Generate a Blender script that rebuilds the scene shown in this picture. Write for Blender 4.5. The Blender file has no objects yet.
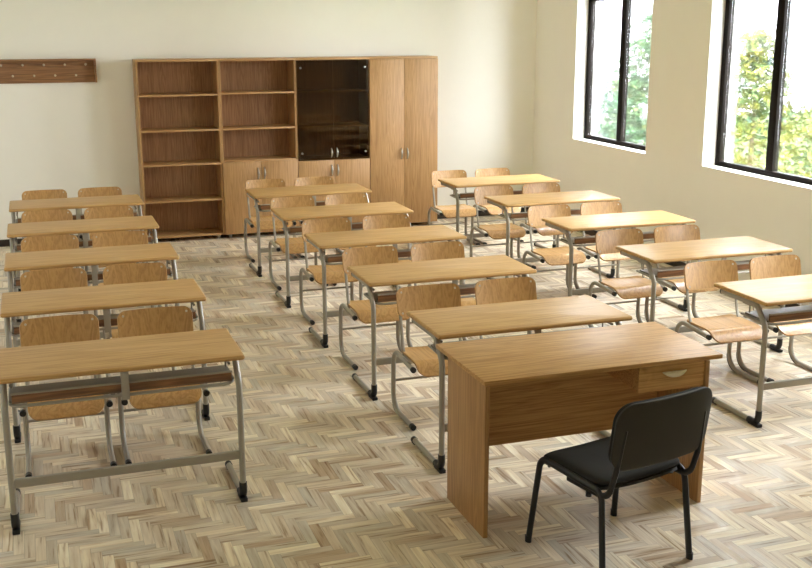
import bpy, bmesh, math, random
from math import sin, cos, pi, radians, sqrt
from mathutils import Vector, Matrix

scene = bpy.context.scene
COL = scene.collection

# ------------------------------------------------------------------ camera
cam_data = bpy.data.cameras.new('camera')
cam = bpy.data.objects.new('camera', cam_data)
COL.objects.link(cam)
F_PX, PITCH, YAW, ROLL = 1073.6, -0.2391, 0.33197, -0.00164
cam_data.sensor_fit = 'HORIZONTAL'
cam_data.sensor_width = 36.0
cam_data.lens = 36.0 * F_PX / 812.0
cam_data.clip_start = 0.05
cam_data.clip_end = 300
fw = Vector((sin(YAW) * cos(PITCH), cos(YAW) * cos(PITCH), sin(PITCH)))
rt = Vector((cos(YAW), -sin(YAW), 0))
up = rt.cross(fw)
r2 = rt * cos(ROLL) + up * sin(ROLL)
u2 = up * cos(ROLL) - rt * sin(ROLL)
m = Matrix((r2, u2, -fw)).transposed().to_4x4()
m.translation = Vector((0, 0, 2.3078))
cam.matrix_world = m
scene.camera = cam

# ------------------------------------------------------------------ world, sun, daylight, exposure
world = bpy.data.worlds.new('world')
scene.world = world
world.use_nodes = True
wn = world.node_tree
wn.nodes.clear()
w_out = wn.nodes.new('ShaderNodeOutputWorld')
w_bg = wn.nodes.new('ShaderNodeBackground')
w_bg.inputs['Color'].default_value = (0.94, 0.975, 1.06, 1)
# even overcast sky, plus added zenith and low glow lobes that brighten the room
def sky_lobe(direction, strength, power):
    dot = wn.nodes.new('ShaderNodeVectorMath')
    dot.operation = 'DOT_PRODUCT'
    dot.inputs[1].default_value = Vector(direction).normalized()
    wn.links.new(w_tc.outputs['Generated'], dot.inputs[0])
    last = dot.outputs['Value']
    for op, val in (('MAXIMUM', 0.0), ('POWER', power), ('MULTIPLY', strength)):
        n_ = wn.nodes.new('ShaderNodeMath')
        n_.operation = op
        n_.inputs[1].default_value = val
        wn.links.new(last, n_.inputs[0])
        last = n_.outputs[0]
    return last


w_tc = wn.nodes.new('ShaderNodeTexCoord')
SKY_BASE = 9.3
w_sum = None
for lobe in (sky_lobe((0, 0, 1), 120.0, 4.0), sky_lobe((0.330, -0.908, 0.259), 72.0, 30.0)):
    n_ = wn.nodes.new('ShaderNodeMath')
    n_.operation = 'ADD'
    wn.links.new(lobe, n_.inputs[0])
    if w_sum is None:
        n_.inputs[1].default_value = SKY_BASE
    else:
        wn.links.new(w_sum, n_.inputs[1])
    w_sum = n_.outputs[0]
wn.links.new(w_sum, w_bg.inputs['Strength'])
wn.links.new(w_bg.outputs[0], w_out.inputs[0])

sun_d = bpy.data.lights.new('sun', 'SUN')
sun_d.energy = 2.0
sun_d.angle = radians(1.0)
sun_d.color = (1.0, 0.95, 0.82)
sun = bpy.data.objects.new('sun', sun_d)
COL.objects.link(sun)
sun.rotation_euler = Vector((0.55, 0.45, -0.75)).to_track_quat('-Z', 'Y').to_euler()

WIN_Y = [(9.40, 10.945), (6.87, 8.415), (4.34, 5.885)]
WIN_Z = (1.022, 3.15)
XW = 5.78
for y0, y1 in WIN_Y:        # daylight portals: steer sky sampling through the real openings
    ld = bpy.data.lights.new('window_portal', 'AREA')
    ld.shape = 'RECTANGLE'
    ld.size = y1 - y0
    ld.size_y = WIN_Z[1] - WIN_Z[0]
    ld.cycles.is_portal = True
    lo = bpy.data.objects.new('window_portal', ld)
    COL.objects.link(lo)
    mm = Matrix(((0, 0, 1), (1, 0, 0), (0, 1, 0))).to_4x4()   # local -Z -> world -X, local X -> Y
    mm.translation = Vector((6.02, (y0 + y1) / 2, (WIN_Z[0] + WIN_Z[1]) / 2))
    lo.matrix_world = mm

vs = scene.view_settings
vs.view_transform = 'Standard'
vs.look = 'None'
vs.gamma = 1.0
vs.use_curve_mapping = False
vs.exposure = 1.3
scene.cycles.use_denoising = True
scene.cycles.max_bounces = 14
scene.cycles.diffuse_bounces = 8
scene.cycles.glossy_bounces = 5
scene.cycles.transparent_max_bounces = 16
scene.cycles.sample_clamp_indirect = 40.0
scene.cycles.caustics_reflective = False
scene.cycles.caustics_refractive = False


# ------------------------------------------------------------------ materials
def srgb(r, g, b):
    f = lambda c: (c / 12.92 if c <= 0.04045 else ((c + 0.055) / 1.055) ** 2.4)
    return (f(r / 255), f(g / 255), f(b / 255), 1.0)


def new_mat(name):
    mt = bpy.data.materials.new(name)
    mt.use_nodes = True
    nt = mt.node_tree
    bs = nt.nodes['Principled BSDF']
    return mt, nt, bs


def node(nt, kind, **kw):
    n = nt.nodes.new(kind)
    for k, v in kw.items():
        setattr(n, k, v)
    return n


def math_node(nt, op, a, b=None, c=None):
    n = nt.nodes.new('ShaderNodeMath')
    n.operation = op
    for i, v in enumerate((a, b, c)):
        if v is None:
            continue
        if isinstance(v, (int, float)):
            n.inputs[i].default_value = v
        else:
            nt.links.new(v, n.inputs[i])
    return n.outputs[0]


def ramp(nt, fac, stops, interp='LINEAR'):
    n = nt.nodes.new('ShaderNodeValToRGB')
    n.color_ramp.interpolation = interp
    el = n.color_ramp.elements
    while len(el) < len(stops):
        el.new(0.5)
    for e, (p, c) in zip(el, stops):
        e.position = p
        e.color = c
    if fac is not None:
        nt.links.new(fac, n.inputs[0])
    return n.outputs[0]


def mix_rgb(nt, fac, a, b, mode='MIX'):
    n = nt.nodes.new('ShaderNodeMix')
    n.data_type = 'RGBA'
    n.blend_type = mode
    for sock, v in ((n.inputs[0], fac), (n.inputs[6], a), (n.inputs[7], b)):
        if isinstance(v, (int, float)):
            sock.default_value = v
        elif isinstance(v, tuple):
            sock.default_value = v
        else:
            nt.links.new(v, sock)
    return n.outputs[2]


def plain(name, col, rough=0.5, metal=0.0, noise=0.0, spec=0.5):
    mt, nt, bs = new_mat(name)
    bs.inputs['Roughness'].default_value = rough
    bs.inputs['Metallic'].default_value = metal
    bs.inputs['Specular IOR Level'].default_value = spec
    tc = node(nt, 'ShaderNodeTexCoord')
    nz = node(nt, 'ShaderNodeTexNoise')
    nz.inputs['Scale'].default_value = 6.0
    nz.inputs['Detail'].default_value = 4.0
    nt.links.new(tc.outputs['Object'], nz.inputs['Vector'])
    d = 1 - noise
    dark = (col[0] * d, col[1] * d, col[2] * d, 1)
    nt.links.new(ramp(nt, nz.outputs['Fac'], [(0.3, dark), (0.7, col)]), bs.inputs['Base Color'])
    return mt


def wood(name, light, mid, dark, axis='X', rough=0.32, figure=1.0, seed=0.0, spec=0.5, fine=1.0):
    """grain runs along axis; long soft figure plus fine pores"""
    mt, nt, bs = new_mat(name)
    tc = node(nt, 'ShaderNodeTexCoord')
    mp = node(nt, 'ShaderNodeMapping')
    sc = {'X': (0.8, 16, 16), 'Y': (16, 0.8, 16), 'Z': (16, 16, 0.8)}[axis]
    mp.inputs['Scale'].default_value = sc
    mp.inputs['Location'].default_value = (seed, seed * 1.7, seed * 0.6)
    nt.links.new(tc.outputs['Object'], mp.inputs['Vector'])
    n1 = node(nt, 'ShaderNodeTexNoise')
    n1.inputs['Scale'].default_value = 1.0
    n1.inputs['Detail'].default_value = 5.0
    n1.inputs['Distortion'].default_value = 0.8
    nt.links.new(mp.outputs[0], n1.inputs['Vector'])
    rings = math_node(nt, 'FRACT', math_node(nt, 'MULTIPLY', n1.outputs['Fac'], 7.0 * figure))
    rings = math_node(nt, 'PINGPONG', rings, 0.5)
    mp2 = node(nt, 'ShaderNodeMapping')
    mp2.inputs['Scale'].default_value = tuple(v * (9 if v > 2 else 3.5) for v in sc)
    nt.links.new(tc.outputs['Object'], mp2.inputs['Vector'])
    n2 = node(nt, 'ShaderNodeTexNoise')
    n2.inputs['Scale'].default_value = 1.0
    n2.inputs['Detail'].default_value = 3.0
    nt.links.new(mp2.outputs[0], n2.inputs['Vector'])
    a = math_node(nt, 'MULTIPLY', rings, 1.1)
    b = math_node(nt, 'MULTIPLY', math_node(nt, 'SUBTRACT', n2.outputs['Fac'], 0.5), 1.5 * fine)
    f = math_node(nt, 'ADD', a, b)
    f = math_node(nt, 'ADD', f, 0.12)
    cl = ramp(nt, f, [(0.0, dark), (0.4, mid), (0.8, light)])
    nt.links.new(cl, bs.inputs['Base Color'])
    bs.inputs['Roughness'].default_value = rough
    bs.inputs['Specular IOR Level'].default_value = spec
    return mt


def parquet():
    mt, nt, bs = new_mat('herringbone_parquet')
    W, N = 0.047, 5
    tc = node(nt, 'ShaderNodeTexCoord')
    sp = node(nt, 'ShaderNodeSeparateXYZ')
    nt.links.new(tc.outputs['Object'], sp.inputs[0])
    M = lambda op, a, b=None, c=None: math_node(nt, op, a, b, c)
    x = M('DIVIDE', sp.outputs[0], W)
    y = M('DIVIDE', sp.outputs[1], W)
    i, j = M('FLOOR', x), M('FLOOR', y)
    fx, fy = M('SUBTRACT', x, i), M('SUBTRACT', y, j)
    k = M('FLOORED_MODULO', M('ADD', i, j), 2 * N)
    isv = M('GREATER_THAN', k, N - 0.5)
    kv = M('SUBTRACT', k, N)

    def sel(h, v):
        n = nt.nodes.new('ShaderNodeMix')
        n.data_type = 'FLOAT'
        nt.links.new(isv, n.inputs[0])
        nt.links.new(h, n.inputs[2])
        nt.links.new(v, n.inputs[3])
        return n.outputs[0]
    ida = sel(M('SUBTRACT', i, k), i)
    idb = sel(j, M('SUBTRACT', j, kv))
    along = sel(M('ADD', fx, k), M('ADD', fy, kv))      # 0..N
    across = sel(fy, fx)                                # 0..1
    cid = node(nt, 'ShaderNodeCombineXYZ')
    nt.links.new(ida, cid.inputs[0])
    nt.links.new(idb, cid.inputs[1])
    nt.links.new(isv, cid.inputs[2])
    wn_ = node(nt, 'ShaderNodeTexWhiteNoise', noise_dimensions='3D')
    nt.links.new(cid.outputs[0], wn_.inputs['Vector'])
    rnd = wn_.outputs['Value']
    spc = node(nt, 'ShaderNodeSeparateColor')
    nt.links.new(wn_.outputs['Color'], spc.inputs[0])
    # grain in plank space, shifted per plank
    gv = node(nt, 'ShaderNodeCombineXYZ')
    nt.links.new(M('ADD', M('MULTIPLY', along, 0.17), M('MULTIPLY', spc.outputs[0], 37.0)), gv.inputs[0])
    nt.links.new(M('ADD', M('MULTIPLY', across, 2.7), M('MULTIPLY', spc.outputs[1], 51.0)), gv.inputs[1])
    nt.links.new(M('MULTIPLY', rnd, 23.0), gv.inputs[2])
    g = node(nt, 'ShaderNodeTexNoise')
    g.inputs['Scale'].default_value = 1.0
    g.inputs['Detail'].default_value = 4.0
    g.inputs['Distortion'].default_value = 0.5
    nt.links.new(gv.outputs[0], g.inputs['Vector'])
    base = ramp(nt, rnd, [
        (0.0, srgb(*PQ[0])), (0.14, srgb(*PQ[1])), (0.30, srgb(*PQ[2])), (0.48, srgb(*PQ[3])),
        (0.66, srgb(*PQ[4])), (0.82, srgb(*PQ[5])), (1.0, srgb(*PQ[6]))])
    streak = ramp(nt, g.outputs['Fac'], [(0.32, (0.46, 0.34, 0.24, 1)), (0.43, (0.88, 0.83, 0.77, 1)),
                                         (0.56, (1, 1, 1, 1)), (0.75, (1.2, 1.2, 1.18, 1))])
    colr = mix_rgb(nt, 0.9, base, streak, 'MULTIPLY')
    # thin joints between planks
    e1 = M('MINIMUM', across, M('SUBTRACT', 1.0, across))
    e2 = M('MINIMUM', along, M('SUBTRACT', float(N), along))
    e = M('MINIMUM', e1, e2)
    joint = M('LESS_THAN', e, 0.022)
    colr = mix_rgb(nt, M('MULTIPLY', joint, 0.35), colr, (0.10, 0.07, 0.045, 1))
    nt.links.new(colr, bs.inputs['Base Color'])
    rr = M('ADD', 0.25, M('MULTIPLY', spc.outputs[2], 0.14))
    nt.links.new(rr, bs.inputs['Roughness'])
    bs.inputs['Specular IOR Level'].default_value = 0.3
    # tiny per-plank tilt so the varnish breaks up the reflections
    bp = node(nt, 'ShaderNodeBump')
    bp.inputs['Strength'].default_value = 0.10
    bp.inputs['Distance'].default_value = 0.004
    nt.links.new(M('ADD', M('MULTIPLY', g.outputs['Fac'], 0.6), M('MULTIPLY', joint, -0.6)), bp.inputs['Height'])
    nt.links.new(bp.outputs[0], bs.inputs['Normal'])
    return mt


PQ = [(198, 174, 146), (212, 200, 181), (224, 209, 186), (232, 218, 195), (203, 194, 178), (240, 226, 200), (249, 238, 214)]
M_FLOOR = parquet()
M_WALL = plain('cream_wall_paint', srgb(242, 240, 232), 0.75, noise=0.012, spec=0.25)
M_CEIL = plain('white_ceiling_paint', srgb(243, 242, 238), 0.8, noise=0.01, spec=0.2)
M_BASE = plain('dark_baseboard', srgb(48, 35, 27), 0.45, noise=0.15)
M_DESK = wood('desk_laminate', srgb(201, 164, 110), srgb(191, 152, 98), srgb(173, 133, 82), 'X', 0.36, seed=3.1, spec=0.18)
M_PLY = wood('beech_plywood', srgb(192, 151, 96), srgb(182, 140, 86), srgb(161, 119, 70), 'Z', 0.36, seed=7.7, fine=0.6, figure=0.8)
M_SEAT = wood('beech_plywood_seat', srgb(202, 161, 105), srgb(192, 149, 94), srgb(170, 127, 76), 'Y', 0.30, seed=1.7, spec=0.35, fine=0.45, figure=0.8)
M_LIP = wood('tray_lip_wood', srgb(150, 108, 72), srgb(128, 89, 57), srgb(104, 70, 44), 'X', 0.4, seed=5.5)
M_CAB = wood('cabinet_laminate_upright', srgb(182, 143, 95), srgb(171, 131, 84), srgb(152, 113, 69), 'Z', 0.42, seed=2.2, figure=1.4)
M_CABX = wood('cabinet_laminate_across', srgb(193, 154, 106), srgb(181, 141, 93), srgb(160, 121, 77), 'X', 0.42, seed=4.2, figure=1.4)
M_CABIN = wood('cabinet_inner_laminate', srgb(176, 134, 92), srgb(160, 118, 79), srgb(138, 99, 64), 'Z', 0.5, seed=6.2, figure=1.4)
M_RACK = wood('coat_rack_wood', srgb(160, 118, 80), srgb(144, 104, 69), srgb(122, 86, 56), 'X', 0.45, seed=8.1)
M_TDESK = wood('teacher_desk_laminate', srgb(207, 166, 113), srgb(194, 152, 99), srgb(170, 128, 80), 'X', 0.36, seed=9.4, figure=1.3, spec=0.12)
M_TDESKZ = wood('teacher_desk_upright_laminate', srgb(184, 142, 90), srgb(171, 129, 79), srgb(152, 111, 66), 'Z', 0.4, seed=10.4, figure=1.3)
M_STEEL = plain('grey_powder_coated_steel', srgb(162, 156, 143), 0.42, metal=0.15, noise=0.03)
M_TRAY = plain('grey_tray_sheet', srgb(112, 108, 94), 0.3, noise=0.03, spec=0.25)
M_BLACK = plain('black_plastic', srgb(20, 20, 21), 0.45, noise=0.1)
M_FABRIC = plain('black_upholstery', srgb(52, 50, 46), 0.9, noise=0.25, spec=0.15)
M_SHELL = plain('black_chair_shell', srgb(56, 53, 47), 0.6, noise=0.1, spec=0.35)
M_BTUBE = plain('black_enamel_tube', srgb(18, 18, 18), 0.35, noise=0.05)
M_CHROME = plain('brushed_chrome', srgb(165, 160, 150), 0.3, metal=0.9, noise=0.03)
M_PULL = plain('satin_nickel_pull', srgb(214, 204, 178), 0.4, metal=0.25, noise=0.03)
M_SCREW = plain('bright_screw', srgb(206, 198, 182), 0.35, metal=0.3)
M_PEG = plain('pale_peg', srgb(205, 190, 165), 0.4, noise=0.05)
M_WFRAME = plain('dark_brown_window_frame', srgb(24, 18, 13), 0.7, noise=0.1, spec=0.1)
M_BARK = plain('bark', srgb(112, 96, 78), 0.9, noise=0.4)
M_LAWN = plain('lawn_green', srgb(60, 70, 42), 0.95, noise=0.4, spec=0.1)


def pane_glass(name, tint, gloss_w):
    mt = bpy.data.materials.new(name)
    mt.use_nodes = True
    nt = mt.node_tree
    nt.nodes.clear()
    out = node(nt, 'ShaderNodeOutputMaterial')
    tr = node(nt, 'ShaderNodeBsdfTransparent')
    tr.inputs[0].default_value = tint
    gl = node(nt, 'ShaderNodeBsdfGlossy')
    gl.inputs['Roughness'].default_value = 0.04
    fr = node(nt, 'ShaderNodeFresnel')
    fr.inputs['IOR'].default_value = 1.5
    mx = node(nt, 'ShaderNodeMixShader')
    nt.links.new(math_node(nt, 'MULTIPLY', fr.outputs[0], gloss_w), mx.inputs[0])
    nt.links.new(tr.outputs[0], mx.inputs[1])
    nt.links.new(gl.outputs[0], mx.inputs[2])
    nt.links.new(mx.outputs[0], out.inputs[0])
    return mt


M_GLASS = pane_glass('clear_glass', (0.97, 0.985, 0.98, 1), 0.8)
M_SMOKE = pane_glass('smoked_brown_glass', (0.64, 0.58, 0.49, 1), 0.9)


def foliage_mat(name, cols):
    mt, nt, bs = new_mat(name)
    tc = node(nt, 'ShaderNodeTexCoord')
    nz = node(nt, 'ShaderNodeTexNoise')
    nz.inputs['Scale'].default_value = 5.5
    nz.inputs['Detail'].default_value = 6.0
    nt.links.new(tc.outputs['Object'], nz.inputs['Vector'])
    n = len(cols)
    cl = ramp(nt, nz.outputs['Fac'], [(0.33 + 0.36 * q / (n - 1), c) for q, c in enumerate(cols)])
    nt.links.new(cl, bs.inputs['Base Color'])
    bs.inputs['Roughness'].default_value = 0.6
    bs.inputs['Specular IOR Level'].default_value = 0.2
    return mt


# ------------------------------------------------------------------ mesh helpers
def link_mesh(name, bm, mat, parent=None, angle=38, loc=None):
    bmesh.ops.remove_doubles(bm, verts=bm.verts, dist=1e-6)
    bmesh.ops.recalc_face_normals(bm, faces=bm.faces)
    lim = radians(angle)
    for f in bm.faces:
        f.smooth = True
    for e in bm.edges:
        e.smooth = len(e.link_faces) == 2 and e.calc_face_angle(0) < lim
    me = bpy.data.meshes.new(name)
    bm.to_mesh(me)
    bm.free()
    me.materials.append(mat)
    o = bpy.data.objects.new(name, me)
    COL.objects.link(o)
    if parent is not None:
        o.parent = parent
    if loc is not None:
        o.location = loc
    return o


def add_box(bm, x0, x1, y0, y1, z0, z1, bev=0.0):
    t = bmesh.new()
    vs_ = [t.verts.new((x, y, z)) for x in (x0, x1) for y in (y0, y1) for z in (z0, z1)]
    for f in ((0, 1, 3, 2), (4, 6, 7, 5), (0, 4, 5, 1), (2, 3, 7, 6), (0, 2, 6, 4), (1, 5, 7, 3)):
        t.faces.new([vs_[q] for q in f])
    if bev > 0:
        bmesh.ops.bevel(t, geom=list(t.edges), offset=bev, segments=2, profile=0.6, affect='EDGES')
    join(bm, t)
    return bm


def join(bm, t, mat4=None):
    mp = {}
    for v in t.verts:
        mp[v] = bm.verts.new(mat4 @ v.co if mat4 is not None else v.co)
    for f in t.faces:
        try:
            bm.faces.new([mp[v] for v in f.verts])
        except ValueError:
            pass
    t.free()


def box(x0, x1, y0, y1, z0, z1, bev=0.0):
    return add_box(bmesh.new(), x0, x1, y0, y1, z0, z1, bev)


def fillet(pts, r, seg=6):
    """round the inner corners of a polyline; r is one radius or one per inner corner"""
    pts = [Vector(p) for p in pts]
    out = [pts[0]]
    for q in range(1, len(pts) - 1):
        rr = r[q - 1] if isinstance(r, (list, tuple)) else r
        a, b, c = pts[q - 1], pts[q], pts[q + 1]
        d1, d2 = (a - b).normalized(), (c - b).normalized()
        ang = d1.angle(d2)
        if rr <= 1e-5 or ang > pi - 1e-3:
            out.append(b)
            continue
        t = rr / math.tan(ang / 2)
        cen = b + (d1 + d2).normalized() * (rr / sin(ang / 2))
        p0, p1 = b + d1 * t, b + d2 * t
        v0, v1 = p0 - cen, p1 - cen
        ax = v0.cross(v1).normalized()
        tot = v0.angle(v1)
        for s in range(seg + 1):
            out.append(cen + Matrix.Rotation(tot * s / seg, 3, ax) @ v0)
    out.append(pts[-1])
    return out


def add_tube(bm, pts, ra, rb=None, n=10, side=Vector((1, 0, 0)), cap=True, radii=None):
    """sweep an oval (ra along side, rb across) along pts"""
    rb = ra if rb is None else rb
    pts = [Vector(p) for p in pts]
    rings = []
    for q, p in enumerate(pts):
        if q == 0:
            t = pts[1] - p
        elif q == len(pts) - 1:
            t = p - pts[q - 1]
        else:
            t = (pts[q + 1] - p).normalized() + (p - pts[q - 1]).normalized()
        t.normalize()
        s = side - t * side.dot(t)
        if s.length < 1e-4:
            s = Vector((0, 1, 0)) - t * t.y
        s.normalize()
        w = t.cross(s)
        k = radii[q] if radii else 1.0
        rings.append([bm.verts.new(p + s * (cos(2 * pi * a / n) * ra * k) + w * (sin(2 * pi * a / n) * rb * k)) for a in range(n)])
    for r0, r1 in zip(rings, rings[1:]):
        for a in range(n):
            bm.faces.new((r0[a], r0[(a + 1) % n], r1[(a + 1) % n], r1[a]))
    if cap:
        bm.faces.new(rings[0][::-1])
        bm.faces.new(rings[-1])
    return bm


def tube(*a, **k):
    return add_tube(bmesh.new(), *a, **k)


def outline(w, d, rc, seg=6):
    pts = []
    hw, hd = w / 2 - rc, d / 2 - rc
    for cx_, cy_, a0 in ((hw, hd, 0), (-hw, hd, pi / 2), (-hw, -hd, pi), (hw, -hd, 3 * pi / 2)):
        for s in range(seg + 1):
            a = a0 + pi / 2 * s / seg
            pts.append((cx_ + rc * cos(a), cy_ + rc * sin(a)))
    return pts


def slab(w, d, h, rc, re, z0=0.0, seg=6, eseg=4):
    """board with rounded plan corners rc and rolled edges re"""
    bm = bmesh.new()
    prof = [(re - re * sin(pi / 2 * s / eseg), re - re * cos(pi / 2 * s / eseg)) for s in range(eseg + 1)]
    prof += [(re - re * cos(pi / 2 * s / eseg), h - re + re * sin(pi / 2 * s / eseg)) for s in range(eseg + 1)]
    if abs(h - 2 * re) < 1e-6:
        prof.pop(eseg)
    rings = [[bm.verts.new((x, y, z0 + z)) for x, y in outline(w - 2 * ins, d - 2 * ins, max(rc - ins, 0.002), seg)] for ins, z in prof]
    n = len(rings[0])
    for r0, r1 in zip(rings, rings[1:]):
        for a in range(n):
            bm.faces.new((r0[a], r0[(a + 1) % n], r1[(a + 1) % n], r1[a]))
    bm.faces.new(rings[0][::-1])
    bm.faces.new(rings[-1])
    return bm


def sheet(fn, nu, nv, th, us=None, vs_=None):
    """thick sheet: fn(u,v)->Vector for u,v in -1..1; th number or fn(u,v)"""
    bm = bmesh.new()
    us = us or [-1 + 2 * a / nu for a in range(nu + 1)]
    vs_ = vs_ or [-1 + 2 * a / nv for a in range(nv + 1)]
    e = 1e-3
    top, bot = [], []
    for v in vs_:
        rt_, rb_ = [], []
        for u in us:
            uc, vc = max(-1 + e, min(1 - e, u)), max(-1 + e, min(1 - e, v))
            p = fn(u, v)
            du = fn(uc + e, vc) - fn(uc - e, vc)
            dv = fn(uc, vc + e) - fn(uc, vc - e)
            nrm = du.cross(dv)
            nrm = nrm.normalized() if nrm.length > 1e-12 else Vector((0, 0, 1))
            t = th(u, v) if callable(th) else th
            rt_.append(bm.verts.new(p + nrm * t / 2))
            rb_.append(bm.verts.new(p - nrm * t / 2))
        top.append(rt_)
        bot.append(rb_)
    U, V = len(us) - 1, len(vs_) - 1
    for a in range(V):
        for b in range(U):
            bm.faces.new((top[a][b], top[a][b + 1], top[a + 1][b + 1], top[a + 1][b]))
            bm.faces.new((bot[a][b], bot[a + 1][b], bot[a + 1][b + 1], bot[a][b + 1]))
    for b in range(U):
        bm.faces.new((top[0][b + 1], top[0][b], bot[0][b], bot[0][b + 1]))
        bm.faces.new((top[V][b], top[V][b + 1], bot[V][b + 1], bot[V][b]))
    for a in range(V):
        bm.faces.new((top[a][0], top[a + 1][0], bot[a + 1][0], bot[a][0]))
        bm.faces.new((top[a + 1][U], top[a][U], bot[a][U], bot[a + 1][U]))
    return bm


def dense_ends(n):
    """parameters in -1..1, closer together at the ends"""
    return [-cos(pi * a / n) for a in range(n + 1)]


def round_half(v, length, hw, rc):
    """half width at v (-1..1 along length) of a rectangle with corner radius rc"""
    d = (1 - abs(v)) * length / 2
    if d >= rc:
        return hw
    return hw - rc + sqrt(max(rc * rc - (rc - d) ** 2, 0))


# ------------------------------------------------------------------ object helpers
def tag(o, label, cat, group=None):
    o['label'] = label
    o['category'] = cat
    if group:
        o['group'] = group
    return o


def thing(name, label, cat, loc=(0, 0, 0), rz=0.0, group=None):
    o = bpy.data.objects.new(name, None)
    o.empty_display_size = 0.1
    COL.objects.link(o)
    o.location = loc
    o.rotation_euler = (0, 0, rz)
    return tag(o, label, cat, group)


def struct(name, bm, mat, parent=None):
    o = link_mesh(name, bm, mat, parent)
    if parent is None:
        o['kind'] = 'structure'
    return o


KIDS = {}


def kids_of(o):
    return [c for c in COL.objects if c.parent == o]


def copy_tree(o, parent=None):
    c = o.copy()
    COL.objects.link(c)
    if parent is not None:
        c.parent = parent
    if o not in KIDS:
        KIDS[o] = kids_of(o)
    for ch in KIDS[o]:
        copy_tree(ch, c)
    return c


# ------------------------------------------------------------------ room shell
X0, Y0, Y1, ZC = -1.15, -1.3, 11.97, 3.22
struct('floor', box(X0 - 0.2, 6.05, Y0 - 0.2, Y1 + 0.2, -0.25, 0.0), M_FLOOR)
struct('ceiling', box(X0 - 0.2, 6.05, Y0 - 0.2, Y1 + 0.2, ZC, ZC + 0.2), M_CEIL)
struct('wall_back', box(X0 - 0.2, 6.05, Y1, Y1 + 0.2, 0, ZC), M_WALL)
struct('wall_left', box(X0 - 0.2, X0, Y0, Y1, 0, ZC), M_WALL)
struct('wall_front', box(X0 - 0.2, 6.05, Y0 - 0.2, Y0, 0, ZC), M_WALL)
bm = box(XW, 6.05, Y0, Y1, 0, WIN_Z[0])
add_box(bm, XW, 6.05, Y0, Y1, WIN_Z[1], ZC)
ys = sorted(v for p in WIN_Y for v in p)
edges = [Y0] + ys + [Y1]
for a in range(0, len(edges), 2):
    add_box(bm, XW, 6.05, edges[a], edges[a + 1], WIN_Z[0], WIN_Z[1])
struct('wall_right', bm, M_WALL)
struct('baseboard_back', box(X0, XW, Y1 - 0.014, Y1, 0, 0.073, 0.003), M_BASE)
struct('baseboard_right', box(XW - 0.014, XW, Y0, Y1 - 0.016, 0, 0.073, 0.003), M_BASE)
struct('baseboard_left', box(X0, X0 + 0.014, Y0, Y1 - 0.016, 0, 0.073, 0.003), M_BASE)

XF = 5.915
for n_, (y0, y1) in enumerate(WIN_Y):
    z0, z1 = WIN_Z
    root = bpy.data.objects.new('window_%d' % (n_ + 1), None)
    COL.objects.link(root)
    root['kind'] = 'structure'
    root.location = (XF, (y0 + y1) / 2, z0)
    hy = (y1 - y0) / 2
    hz = z1 - z0
    fwid = 0.062
    zt0, zt1 = 2.53 - z0, 2.60 - z0
    bm = bmesh.new()
    add_box(bm, 0, 0.06, -hy, -hy + fwid, 0, hz, 0.004)
    add_box(bm, 0, 0.06, hy - fwid, hy, 0, hz, 0.004)
    add_box(bm, 0, 0.06, -hy + fwid, hy - fwid, 0, 0.045, 0.004)
    add_box(bm, 0, 0.06, -hy + fwid, hy - fwid, hz - 0.055, hz, 0.004)
    add_box(bm, 0, 0.06, -0.046, 0.046, 0.045, hz - 0.055, 0.004)
    for s in (-1, 1):
        ya, yb = sorted((s * 0.046, s * (hy - fwid)))
        add_box(bm, 0, 0.06, ya, yb, zt0, zt1, 0.004)
    link_mesh('window_frame', bm, M_WFRAME, root)
    for s in (-1, 1):
        ya, yb = sorted((s * 0.047, s * (hy - fwid - 0.001)))
        link_mesh('pane', box(0.028, 0.032, ya, yb, 0.046, zt0 - 0.001), M_GLASS, root)
        link_mesh('pane', box(0.028, 0.032, ya, yb, zt1 + 0.001, hz - 0.056), M_GLASS, root)

# ------------------------------------------------------------------ outside: lawn and trees
lawn = struct('ground', box(6.3, 70, -30, 60, -3.7, -3.6), M_LAWN)


def tree(label, x, y, ztop, rad, height, seed, cols, shape='cone', n=2600, leaf=0.055):
    rng = random.Random(seed)
    root = thing('tree', label, 'tree', (x, y, -3.6), 0, 'trees outside the windows')
    top = ztop + 3.6
    base = max(top - height, 0.6)
    link_mesh('trunk', tube([(0, 0, 0), (0.03, 0.02, base * 0.6), (0, 0, top * 0.93)], 0.11, n=8,
                            radii=[1.2, 0.9, 0.12]), M_BARK, root)
    bm = bmesh.new()
    nb = n // 26
    for b in range(nb):
        t = rng.random() ** 0.8
        z = base + (top - base) * t
        prof = (1 - t) ** 0.75 if shape == 'cone' else sqrt(max(1 - (2 * t - 1) ** 2, 0.02))
        r = rad * (0.10 + 0.95 * prof) * sqrt(rng.random())
        a = rng.random() * 2 * pi
        c = Vector((r * cos(a), r * sin(a), z - 0.12 * r))
        spread = 0.10 + 0.10 * rng.random() + 0.05 * rad * prof
        for q in range(26):
            p = c + Vector((rng.gauss(0, 1) * spread, rng.gauss(0, 1) * spread, rng.gauss(0, 0.55) * spread))
            s = leaf * (0.6 + 0.8 * rng.random())
            d1 = Vector((rng.gauss(0, 1), rng.gauss(0, 1), rng.gauss(0, 0.7))).normalized()
            d2 = d1.cross(Vector((rng.gauss(0, 1), rng.gauss(0, 1), rng.gauss(0, 1)))).normalized()
            v4 = [bm.verts.new(p + d1 * s), bm.verts.new(p + d2 * s * 0.45), bm.verts.new(p - d1 * s), bm.verts.new(p - d2 * s * 0.45)]
            bm.faces.new(v4)
    link_mesh('foliage', bm, foliage_mat('foliage', cols), root)


def ray_at(px, dist):
    """ground-plan point straight along pixel column px, at plan distance dist from the camera foot"""
    a = YAW + math.atan((px - 406) / F_PX / cos(PITCH))
    return sin(a) * dist, cos(a) * dist


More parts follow.
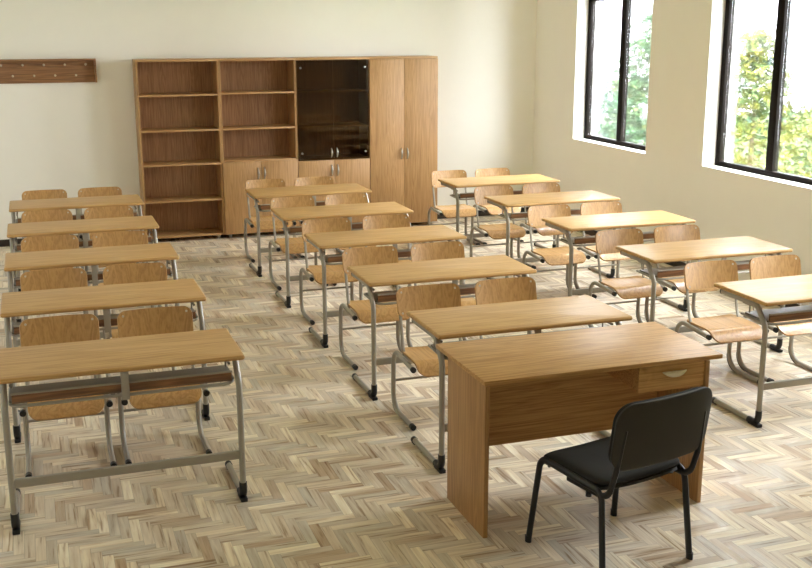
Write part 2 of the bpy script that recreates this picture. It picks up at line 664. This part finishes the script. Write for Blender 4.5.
G1, G2, G3 = srgb(5, 32, 20), srgb(38, 64, 20), srgb(108, 106, 42)
G4 = srgb(16, 66, 30)
B1, B2, B3 = srgb(14, 34, 42), srgb(34, 76, 52), srgb(126, 114, 130)
tx, ty = ray_at(655, 19.0)
tree('tall yellow-green tree rising behind the far window', tx, ty, 2.4, 0.95, 3.6, 1, [G1, G4, G2, G3], 'round', 9500)
tx, ty = ray_at(612, 23.0)
tree('low bluish bush tree at the left of the far window', tx, ty, 1.2, 1.0, 2.6, 2, [B1, B2, B3], 'cone', 4000)
tx, ty = ray_at(741, 17.0)
tree('slender pointed tree in the left pane of the near window', tx, ty, 2.12, 1.15, 3.2, 3, [B1, G2, G3, G3], 'cone', 4600)
tx, ty = ray_at(822, 21.5)
tree('broad leafy tree in the right pane of the near window', tx, ty, 0.95, 1.25, 2.8, 4, [G1, G2, G3, G3], 'round', 7000)


# ------------------------------------------------------------------ cabinets along the back wall
CY0, CY1 = 11.60, 11.952
CH = 1.935
T = 0.018


def cabinet(name, label, x0, x1):
    w = x1 - x0 - 0.002
    root = thing(name, label, 'cabinet', (x0 + 0.001 + w / 2, CY0, 0), 0, 'wall of cabinets on the back wall')
    D = CY1 - CY0
    zb = 0.045
    for s in (-1, 1):
        xa, xb = sorted((s * w / 2, s * (w / 2 - T)))
        link_mesh('side_panel', box(xa, xb, 0, D, zb, CH - 0.024, 0.001), M_CAB, root)
    link_mesh('top_panel', box(-w / 2, w / 2, -0.004, D, CH - 0.0235, CH, 0.002), M_CABX, root)
    link_mesh('bottom_panel', box(-w / 2 + T, w / 2 - T, 0.001, D, zb, zb + T, 0.001), M_CABX, root)
    link_mesh('back_panel', box(-w / 2 + T, w / 2 - T, D - 0.008, D - 0.001, zb + T, CH - 0.024), M_CABIN, root)
    for s in (-1, 1):
        for y in (0.05, D - 0.05):
            link_mesh('foot', tube([(s * (w / 2 - 0.06), y, 0), (s * (w / 2 - 0.06), y, zb)], 0.02, n=12), M_STEEL, root)
    return root, w, D


def shelf(root, w, D, z, front=0.004):
    link_mesh('shelf', box(-w / 2 + T, w / 2 - T, front, D - 0.008, z - 0.009, z + 0.009, 0.001), M_CABX, root)


def bow_handle(parent, x, y, z, L=0.11, d=0.028):
    pts = []
    rad = []
    for q in range(13):
        t = q / 12
        pts.append((x, y - d * sin(pi * t) ** 0.7, z - L / 2 + L * t))
        rad.append(0.75 + 0.75 * sin(pi * t))
    bm = tube(pts, 0.008, 0.0045, n=8, radii=rad)
    link_mesh('handle', bm, M_CHROME, parent)


def doors(root, w, z0, z1, zh, mat=None, gap=0.0015):
    out = []
    for s in (-1, 1):
        xa, xb = sorted((s * gap, s * (w / 2 - 0.002)))
        d = link_mesh('door', box(xa, xb, -0.019, -0.0015, z0, z1, 0.001), mat or M_CAB, root)
        if zh is not None:
            bow_handle(d, s * 0.035, -0.019, zh, 0.125)
        out.append(d)
    return out


CX = [1.046, 1.902, 2.736, 3.567, 4.383]
# open bookcase
r_, w, D = cabinet('bookcase', 'tall empty open bookcase with five shelf bays, leftmost of the back cabinets', CX[0], CX[1])
for z in (1.562, 1.191, 0.829, 0.438):
    shelf(r_, w, D, z)
# half open bookcase with cupboard doors
r_, w, D = cabinet('bookcase', 'tall bookcase with three open bays above a pair of wooden doors', CX[1], CX[2])
for z in (1.57, 1.191, 0.842, 0.44):
    shelf(r_, w, D, z, 0.004 if z > 0.83 else 0.02)
doors(r_, w, 0.047, 0.836, 0.705)
# glazed cabinet
r_, w, D = cabinet('display_cabinet', 'tall cabinet with smoked glass upper doors and wooden lower doors', CX[2], CX[3])
for z in (1.569, 1.188, 0.824, 0.44):
    shelf(r_, w, D, z, 0.02)
doors(r_, w, 0.047, 0.816, 0.702)
for s in (-1, 1):
    xa, xb = sorted((s * 0.0015, s * (w / 2 - 0.006)))
    d = link_mesh('glass_door', box(xa, xb, -0.007, -0.002, 0.822, 1.905), M_SMOKE, r_)
    bow_handle(d, s * 0.032, -0.007, 0.897, 0.10)
    for z in (1.828, 0.899):
        x = s * (w / 2 - 0.05)
        link_mesh('hinge_button', tube([(x, -0.0068, z), (x, -0.016, z)], 0.012, n=14), M_CHROME, d)
# wardrobe
r_, w, D = cabinet('wardrobe', 'tall two-door wooden wardrobe closed, rightmost of the back cabinets', CX[3], CX[4])
doors(r_, w, 0.047, CH - 0.026, 0.855)

# ------------------------------------------------------------------ coat rack
rk = thing('coat_rack', 'dark wooden wall coat rack with two rows of pale pegs', 'coat rack', (0, Y1, 1.70))
RX0, RX1, RZ = -0.78, 0.672, 0.245
link_mesh('back_board', box(RX0, RX1, -0.018, -0.001, 0, RZ - 0.019, 0.001), M_RACK, rk)
link_mesh('top_board', box(RX0, RX1, -0.095, -0.001, RZ - 0.018, RZ, 0.002), M_RACK, rk)
for xa in (RX0, RX1 - 0.018):
    link_mesh('end_board', box(xa, xa + 0.018, -0.095, -0.0185, 0, RZ - 0.0185, 0.001), M_RACK, rk)
for k in range(7):
    for x, z, ok in ((0.568 - 0.2077 * k, 0.179, 1), (0.465 - 0.2077 * k, 0.069, k < 6)):
        if ok:
            pg = tube([(x, -0.0178, z), (x, -0.04, z + 0.004), (x, -0.05, z + 0.006), (x, -0.062, z + 0.008), (x, -0.068, z + 0.009)],
                      0.0075, n=12, radii=[0.9, 0.85, 1.5, 1.6, 0.8])
            link_mesh('peg', pg, M_PEG, rk)


# ------------------------------------------------------------------ pupils' double desk
DW, DD, DH = 1.128, 0.515, 0.76


def make_desk():
    root = thing('school_desk', '', 'desk', group='double school desks in three columns')
    dt = link_mesh('desktop', slab(DW, DD, 0.024, 0.016, 0.0112, DH - 0.024), M_DESK, root)
    dt.location = (0, 0.0095, 0)
    for s in (-1, 1):
        x = s * 0.533
        zr, yl = 0.7195, -0.219
        # leg: top rail, bend, upright, bend, floor runner
        path = fillet([(x, 0.205, zr), (x, yl + 0.095, zr), (x, yl, zr - 0.11), (x, yl, 0.018), (x, 0.215, 0.018)], [0.06, 0.09, 0.05], 7)
        fr = link_mesh('side_frame', tube(path, 0.0155, 0.0175, n=12), M_STEEL, root)
        boot = fillet([(x, yl, 0.10), (x, yl, 0.0195), (x, yl + 0.085, 0.0195)], 0.045, 6)
        bm = tube(boot, 0.0195, 0.0195, n=12)
        add_box(bm, x - 0.017, x + 0.017, yl - 0.022, yl + 0.075, 0.0, 0.02, 0.004)
        link_mesh('foot_boot', bm, M_BLACK, fr)
        bm = tube([(x, 0.198, 0.018), (x, 0.223, 0.018)], 0.0185, 0.0185, n=12)
        add_box(bm, x - 0.014, x + 0.014, 0.175, 0.221, 0.0, 0.012, 0.003)
        link_mesh('end_cap', bm, M_BLACK, fr)
        link_mesh('rail_cap', tube([(x, 0.2045, zr), (x, 0.212, zr)], 0.0165, 0.0185, n=12), M_BLACK, fr)
        # short hook bar between the rail and the tray
        xi = x - s * 0.03
        bm = tube([(xi, -0.13, 0.690), (xi, 0.035, 0.690)], 0.007, n=8)
        add_tube(bm, [(xi, -0.025, 0.69), (xi, -0.025, 0.642)], 0.005, n=8)
        link_mesh('hook_bar', bm, M_STEEL, root)
    # book tray: sheet, upstanding wooden lip, bent steel rim
    tr = link_mesh('book_tray', slab(1.03, 0.225, 0.010, 0.02, 0.003, 0.628), M_TRAY, root)
    tr.location = (0, -0.0975, 0)
    link_mesh('front_lip', box(-0.5, 0.5, -0.1125, -0.1015, 0.6275, 0.670, 0.002), M_LIP, tr)
    link_mesh('lip_rod', tube([(-0.503, -0.1115, 0.674), (0.503, -0.1115, 0.674)], 0.0055, n=8), M_STEEL, tr)
    rim = fillet([(-0.508, 0.135, 0.623), (-0.508, -0.117, 0.616), (0.508, -0.117, 0.616), (0.508, 0.135, 0.623)], 0.055, 6)
    link_mesh('tray_rim', tube(rim, 0.008, 0.012, n=8, side=Vector((0, 0, 1))), M_STEEL, tr)
    # centre bracket, stretcher
    link_mesh('centre_bracket', box(-0.0185, 0.0185, -0.237, -0.2295, 0.598, 0.7355, 0.002), M_STEEL, root)
    link_mesh('stretcher', box(-0.523, 0.523, -0.231, -0.207, 0.226, 0.268, 0.006), M_STEEL, root)
    return root


# ------------------------------------------------------------------ pupil's chair (origin under the desk centre line)
def make_chair():
    root = thing('school_chair', '', 'chair', group='plywood school chairs behind the desks')
    r = 0.0145
    yf, yr = -0.23, 0.13           # front cap and rear upright, from the chair origin
    for s in (-1, 1):
        x = s * 0.2145
        path = fillet([(x, yf, 0.368), (x, yr, 0.392), (x, yr + 0.012, 0.0165), (x, yf + 0.005, 0.0165)], [0.085, 0.11], 8)
        fr = link_mesh('side_frame', tube(path, r, n=12), M_STEEL, root)
        link_mesh('seat_cap', tube([(x, yf + 0.012, 0.3688), (x, yf - 0.006, 0.3676)], r + 0.0025, n=12), M_BLACK, fr)
        bm = tube([(x, yf + 0.03, 0.0175), (x, yf - 0.004, 0.0175)], r + 0.003, n=12)
        link_mesh('foot_cap', bm, M_BLACK, fr)
        # black glide hugging the outside of the rear lower bend
        pad = fillet([(x, yr + 0.0145, 0.13), (x, yr + 0.0145, 0.0125), (x, yr - 0.13, 0.0125)], 0.095, 8)
        link_mesh('rear_glide', tube(pad[1:-1], 0.012, 0.0125, n=10), M_BLACK, fr)
        bt = fillet([(x - s * 0.030, yr - 0.115, 0.378), (x - s * 0.030, yr - 0.083, 0.44), (x - s * 0.030, yr - 0.0045, 0.752)], 0.04, 5)
        link_mesh('back_tube', tube(bt, 0.010, 0.007, n=8), M_STEEL, root)
    link_mesh('cross_bar', tube([(-0.2145, yr + 0.006, 0.19), (0.2145, yr + 0.006, 0.19)], 0.008, n=8), M_STEEL, root)
    link_mesh('seat_support', tube([(-0.2145, yr - 0.10, 0.377), (0.2145, yr - 0.10, 0.377)], 0.008, n=8), M_STEEL, root)

    # seat: waterfall front, slightly dished
    L, hw = 0.40, 0.190

    def seat(u, v):
        y = -0.265 + (v + 1) / 2 * 0.355
        z = 0.397
        q = (-0.155 - y) / 0.11
        if q > 0:
            z -= 0.062 * q * q
        q2 = (y - 0.02) / 0.07
        if q2 > 0:
            z += 0.006 * q2 * q2
        x = u * round_half(v, 0.40, hw, 0.05)
        return Vector((x, y, z - 0.007 * (1 - u * u) * (1 if y > -0.16 else 0.4)))
    link_mesh('seat', sheet(seat, 10, 28, 0.012, vs_=dense_ends(28)), M_SEAT, root)

    def back(u, v):
        zz = 0.684 + v * 0.086
        x = u * round_half(v, 0.174, 0.203, 0.045)
        y = yr - 0.026 + (zz - 0.69) * 0.245 + 0.028 * (1 - (x / 0.203) ** 2) + 0.003 - 0.012
        return Vector((x, y, zz))
    bk = link_mesh('backrest', sheet(back, 12, 22, 0.011, vs_=dense_ends(22)), M_PLY, root)
    for sx in (-1, 1):
        for zz in (0.622, 0.744):
            x = sx * 0.172
            y = yr - 0.026 + (zz - 0.69) * 0.245 + 0.028 * (1 - (x / 0.203) ** 2) - 0.009
            link_mesh('screw', tube([(x, y - 0.004, zz), (x, y - 0.0085, zz)], 0.0065, n=10), M_SCREW, bk)
    return root


ROW = [5.143, 6.329, 7.519, 8.709, 9.901]
COLX = [0.310, 2.427, 4.410]
row_word = ['front-row', 'second-row', 'third-row', 'fourth-row', 'back-row']
col_word = ['left column', 'middle column', 'window-side column']
desk_extra = {
    (0, 0): 'long wooden double desk nearest the camera, cut by the left edge of the photo',
    (0, 4): 'wooden double desk farthest back in the left column, under the coat rack',
    (1, 0): 'wooden double desk directly behind the big teacher desk, nearest of the middle column',
    (1, 4): 'wooden double desk farthest back in the middle column, before the cabinet doors',
    (2, 0): 'wooden double desk nearest in the window-side column, cut by the right photo edge',
    (2, 4): 'wooden double desk farthest back in the window-side column, right of the wardrobe',
}
row_pos = ['nearest', 'second nearest', 'third nearest', 'fourth nearest', 'farthest']
desk0 = chair0 = None
for ci, cx in enumerate(COLX):
    for ri, cy in enumerate(ROW):
        if desk0 is None:
            d = desk0 = make_desk()
        else:
            d = copy_tree(desk0)
        d.location = (cx, cy, 0)
        d['label'] = desk_extra.get((ci, ri), 'wooden double school desk, %s of the five in the %s' % (row_pos[ri], col_word[ci]))
        for s in (-1, 1):
            if chair0 is None:
                c = chair0 = make_chair()
            else:
                c = copy_tree(chair0)
            c.location = (cx - 0.008 + s * 0.253, cy + 0.62, 0)
            c['label'] = 'plywood school chair, %s seat at the %s desk of the %s' % ('left' if s < 0 else 'right', row_pos[ri], col_word[ci])

# ------------------------------------------------------------------ teacher's desk
TX0, TX1, TY0, TY1, TH = 1.804, 3.046, 4.165, 4.78, 0.757
td = thing('teacher_desk', 'large wooden teacher desk with one drawer beside the black chair', 'desk', (TX0, TY0, 0))
tw, tdp = TX1 - TX0, TY1 - TY0
bm = box(0, tw, 0, tdp, TH - 0.022, TH, 0.003)
link_mesh('desktop', bm, M_TDESK, td)
PZ = TH - 0.0225
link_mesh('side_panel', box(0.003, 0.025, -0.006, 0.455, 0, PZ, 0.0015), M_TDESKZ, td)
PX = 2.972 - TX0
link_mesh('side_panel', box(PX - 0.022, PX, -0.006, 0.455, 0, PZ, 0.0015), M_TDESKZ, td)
link_mesh('modesty_panel', box(0.0255, PX - 0.0225, 0.40, 0.418, 0.27, PZ - 0.0005), M_TDESK, td)
dx0 = 2.592 - TX0
dw = link_mesh('drawer_box', box(dx0 + 0.004, PX - 0.0228, 0.022, 0.397, 0.615, PZ - 0.001), M_TDESK, td)
df = link_mesh('drawer', box(dx0, PX - 0.0235, 0.004, 0.0215, 0.608, PZ - 0.002, 0.001), M_TDESK, td)
bm = bmesh.new()          # half-moon cup pull
n = 16
hx = 2.784 - TX0
rows_ = []
for q in range(n + 1):
    u = -1 + 2 * q / n
    x = hx + 0.066 * u
    dz = 0.026 * (1 - abs(u) ** 2.6)
    bul = 0.022 * sqrt(max(1 - u * u, 0))
    zt = 0.700
    rows_.append([bm.verts.new(p) for p in ((x, 0.004, zt), (x, 0.004 - bul * 0.9 - 0.002, zt), (x, 0.004 - bul - 0.002, zt - dz * 0.45), (x, 0.004 - bul * 0.6 - 0.001, zt - dz - 0.0015), (x, 0.004, zt - dz - 0.002))])
for a, b in zip(rows_, rows_[1:]):
    for q in range(5):
        bm.faces.new((a[q], a[(q + 1) % 5], b[(q + 1) % 5], b[q]))
bm.faces.new(rows_[0])
bm.faces.new(rows_[-1][::-1])
link_mesh('drawer_pull', bm, M_PULL, df)

# ------------------------------------------------------------------ teacher's chair
tc_ = thing('office_chair', 'black upholstered visitor chair with black tube legs at the teacher desk', 'chair', (2.296, 3.874, 0), radians(12.2))
SV = Vector((1, 0, 0))


def cushion_th(T_, p=5.0):
    return lambda u, v: 0.006 + T_ * (max(1 - abs(u) ** p, 0) ** (1 / 2.2)) * (max(1 - abs(v) ** p, 0) ** (1 / 2.2))


def tseat(u, v):
    y = 0.01 + v * 0.215
    hw_ = round_half(v, 0.43, 0.236, 0.06)
    z = 0.442
    if v > 0.45:
        z -= 0.030 * ((v - 0.45) / 0.55) ** 2
    if v < -0.5:
        z += 0.006 * ((-v - 0.5) / 0.5) ** 2
    return Vector((u * hw_, y, z - 0.008 * (1 - u * u)))


def tshell(u, v):
    p = tseat(u, v)
    return Vector((p.x * 0.97, 0.01 + (p.y - 0.01) * 0.97, p.z - 0.028))


link_mesh('seat_cushion', sheet(tseat, 20, 24, cushion_th(0.052), us=dense_ends(20), vs_=dense_ends(24)), M_FABRIC, tc_)
link_mesh('seat_shell', sheet(tshell, 12, 18, 0.012, vs_=dense_ends(18)), M_SHELL, tc_)


def tback(off, sc_):
    def f(u, v):
        zz = 0.682 + v * 0.150 * sc_
        x = u * round_half(v, 0.30, 0.266, 0.08) * sc_
        y = -0.268 - (zz - 0.53) * 0.14 - 0.030 * (1 - (x / 0.266) ** 2) + 0.015 + off
        return Vector((x, y, zz))
    return f


link_mesh('back_cushion', sheet(tback(0.012, 0.97), 20, 22, cushion_th(0.04), us=dense_ends(20), vs_=dense_ends(22)), M_FABRIC, tc_)
link_mesh('back_shell', sheet(tback(-0.012, 1.0), 20, 22, lambda u, v: 0.010 + 0.016 * (max(1 - abs(u) ** 6, 0) * max(1 - abs(v) ** 6, 0)) ** 0.5, us=dense_ends(20), vs_=dense_ends(22)), M_SHELL, tc_)
for s in (-1, 1):
    xs = s * 0.236
    leg = fillet([(s * 0.258, 0.252, 0.0), (xs, 0.205, 0.425), (xs, -0.20, 0.412), (s * 0.252, -0.248, 0.0)], [0.05, 0.05], 6)
    lg = link_mesh('leg_frame', tube(leg, 0.0115, 0.0165, n=12), M_BTUBE, tc_)
    for y, x in ((0.252, s * 0.258), (-0.248, s * 0.252)):
        link_mesh('rubber_foot', tube([(x, y, 0.0), (x, y, 0.03)], 0.0135, 0.018, n=12), M_BLACK, lg)
    bp_ = fillet([(xs * 0.985, 0.02, 0.395), (xs * 0.985, -0.235, 0.395), (xs * 0.985, -0.275, 0.53), (xs * 0.93, -0.302, 0.72)], [0.07, 0.1], 7)
    link_mesh('back_post', tube(bp_, 0.009, 0.0145, n=12), M_BTUBE, tc_)
for y in (0.15, -0.15):
    link_mesh('cross_tube', tube([(-0.236, y, 0.404), (0.236, y, 0.404)], 0.009, n=10), M_BTUBE, tc_)
for s in (-1, 1):
    link_mesh('bolt_knob', tube([(s * 0.236, -0.12, 0.385), (s * 0.236, -0.12, 0.366)], 0.013, n=10), M_BLACK, tc_)
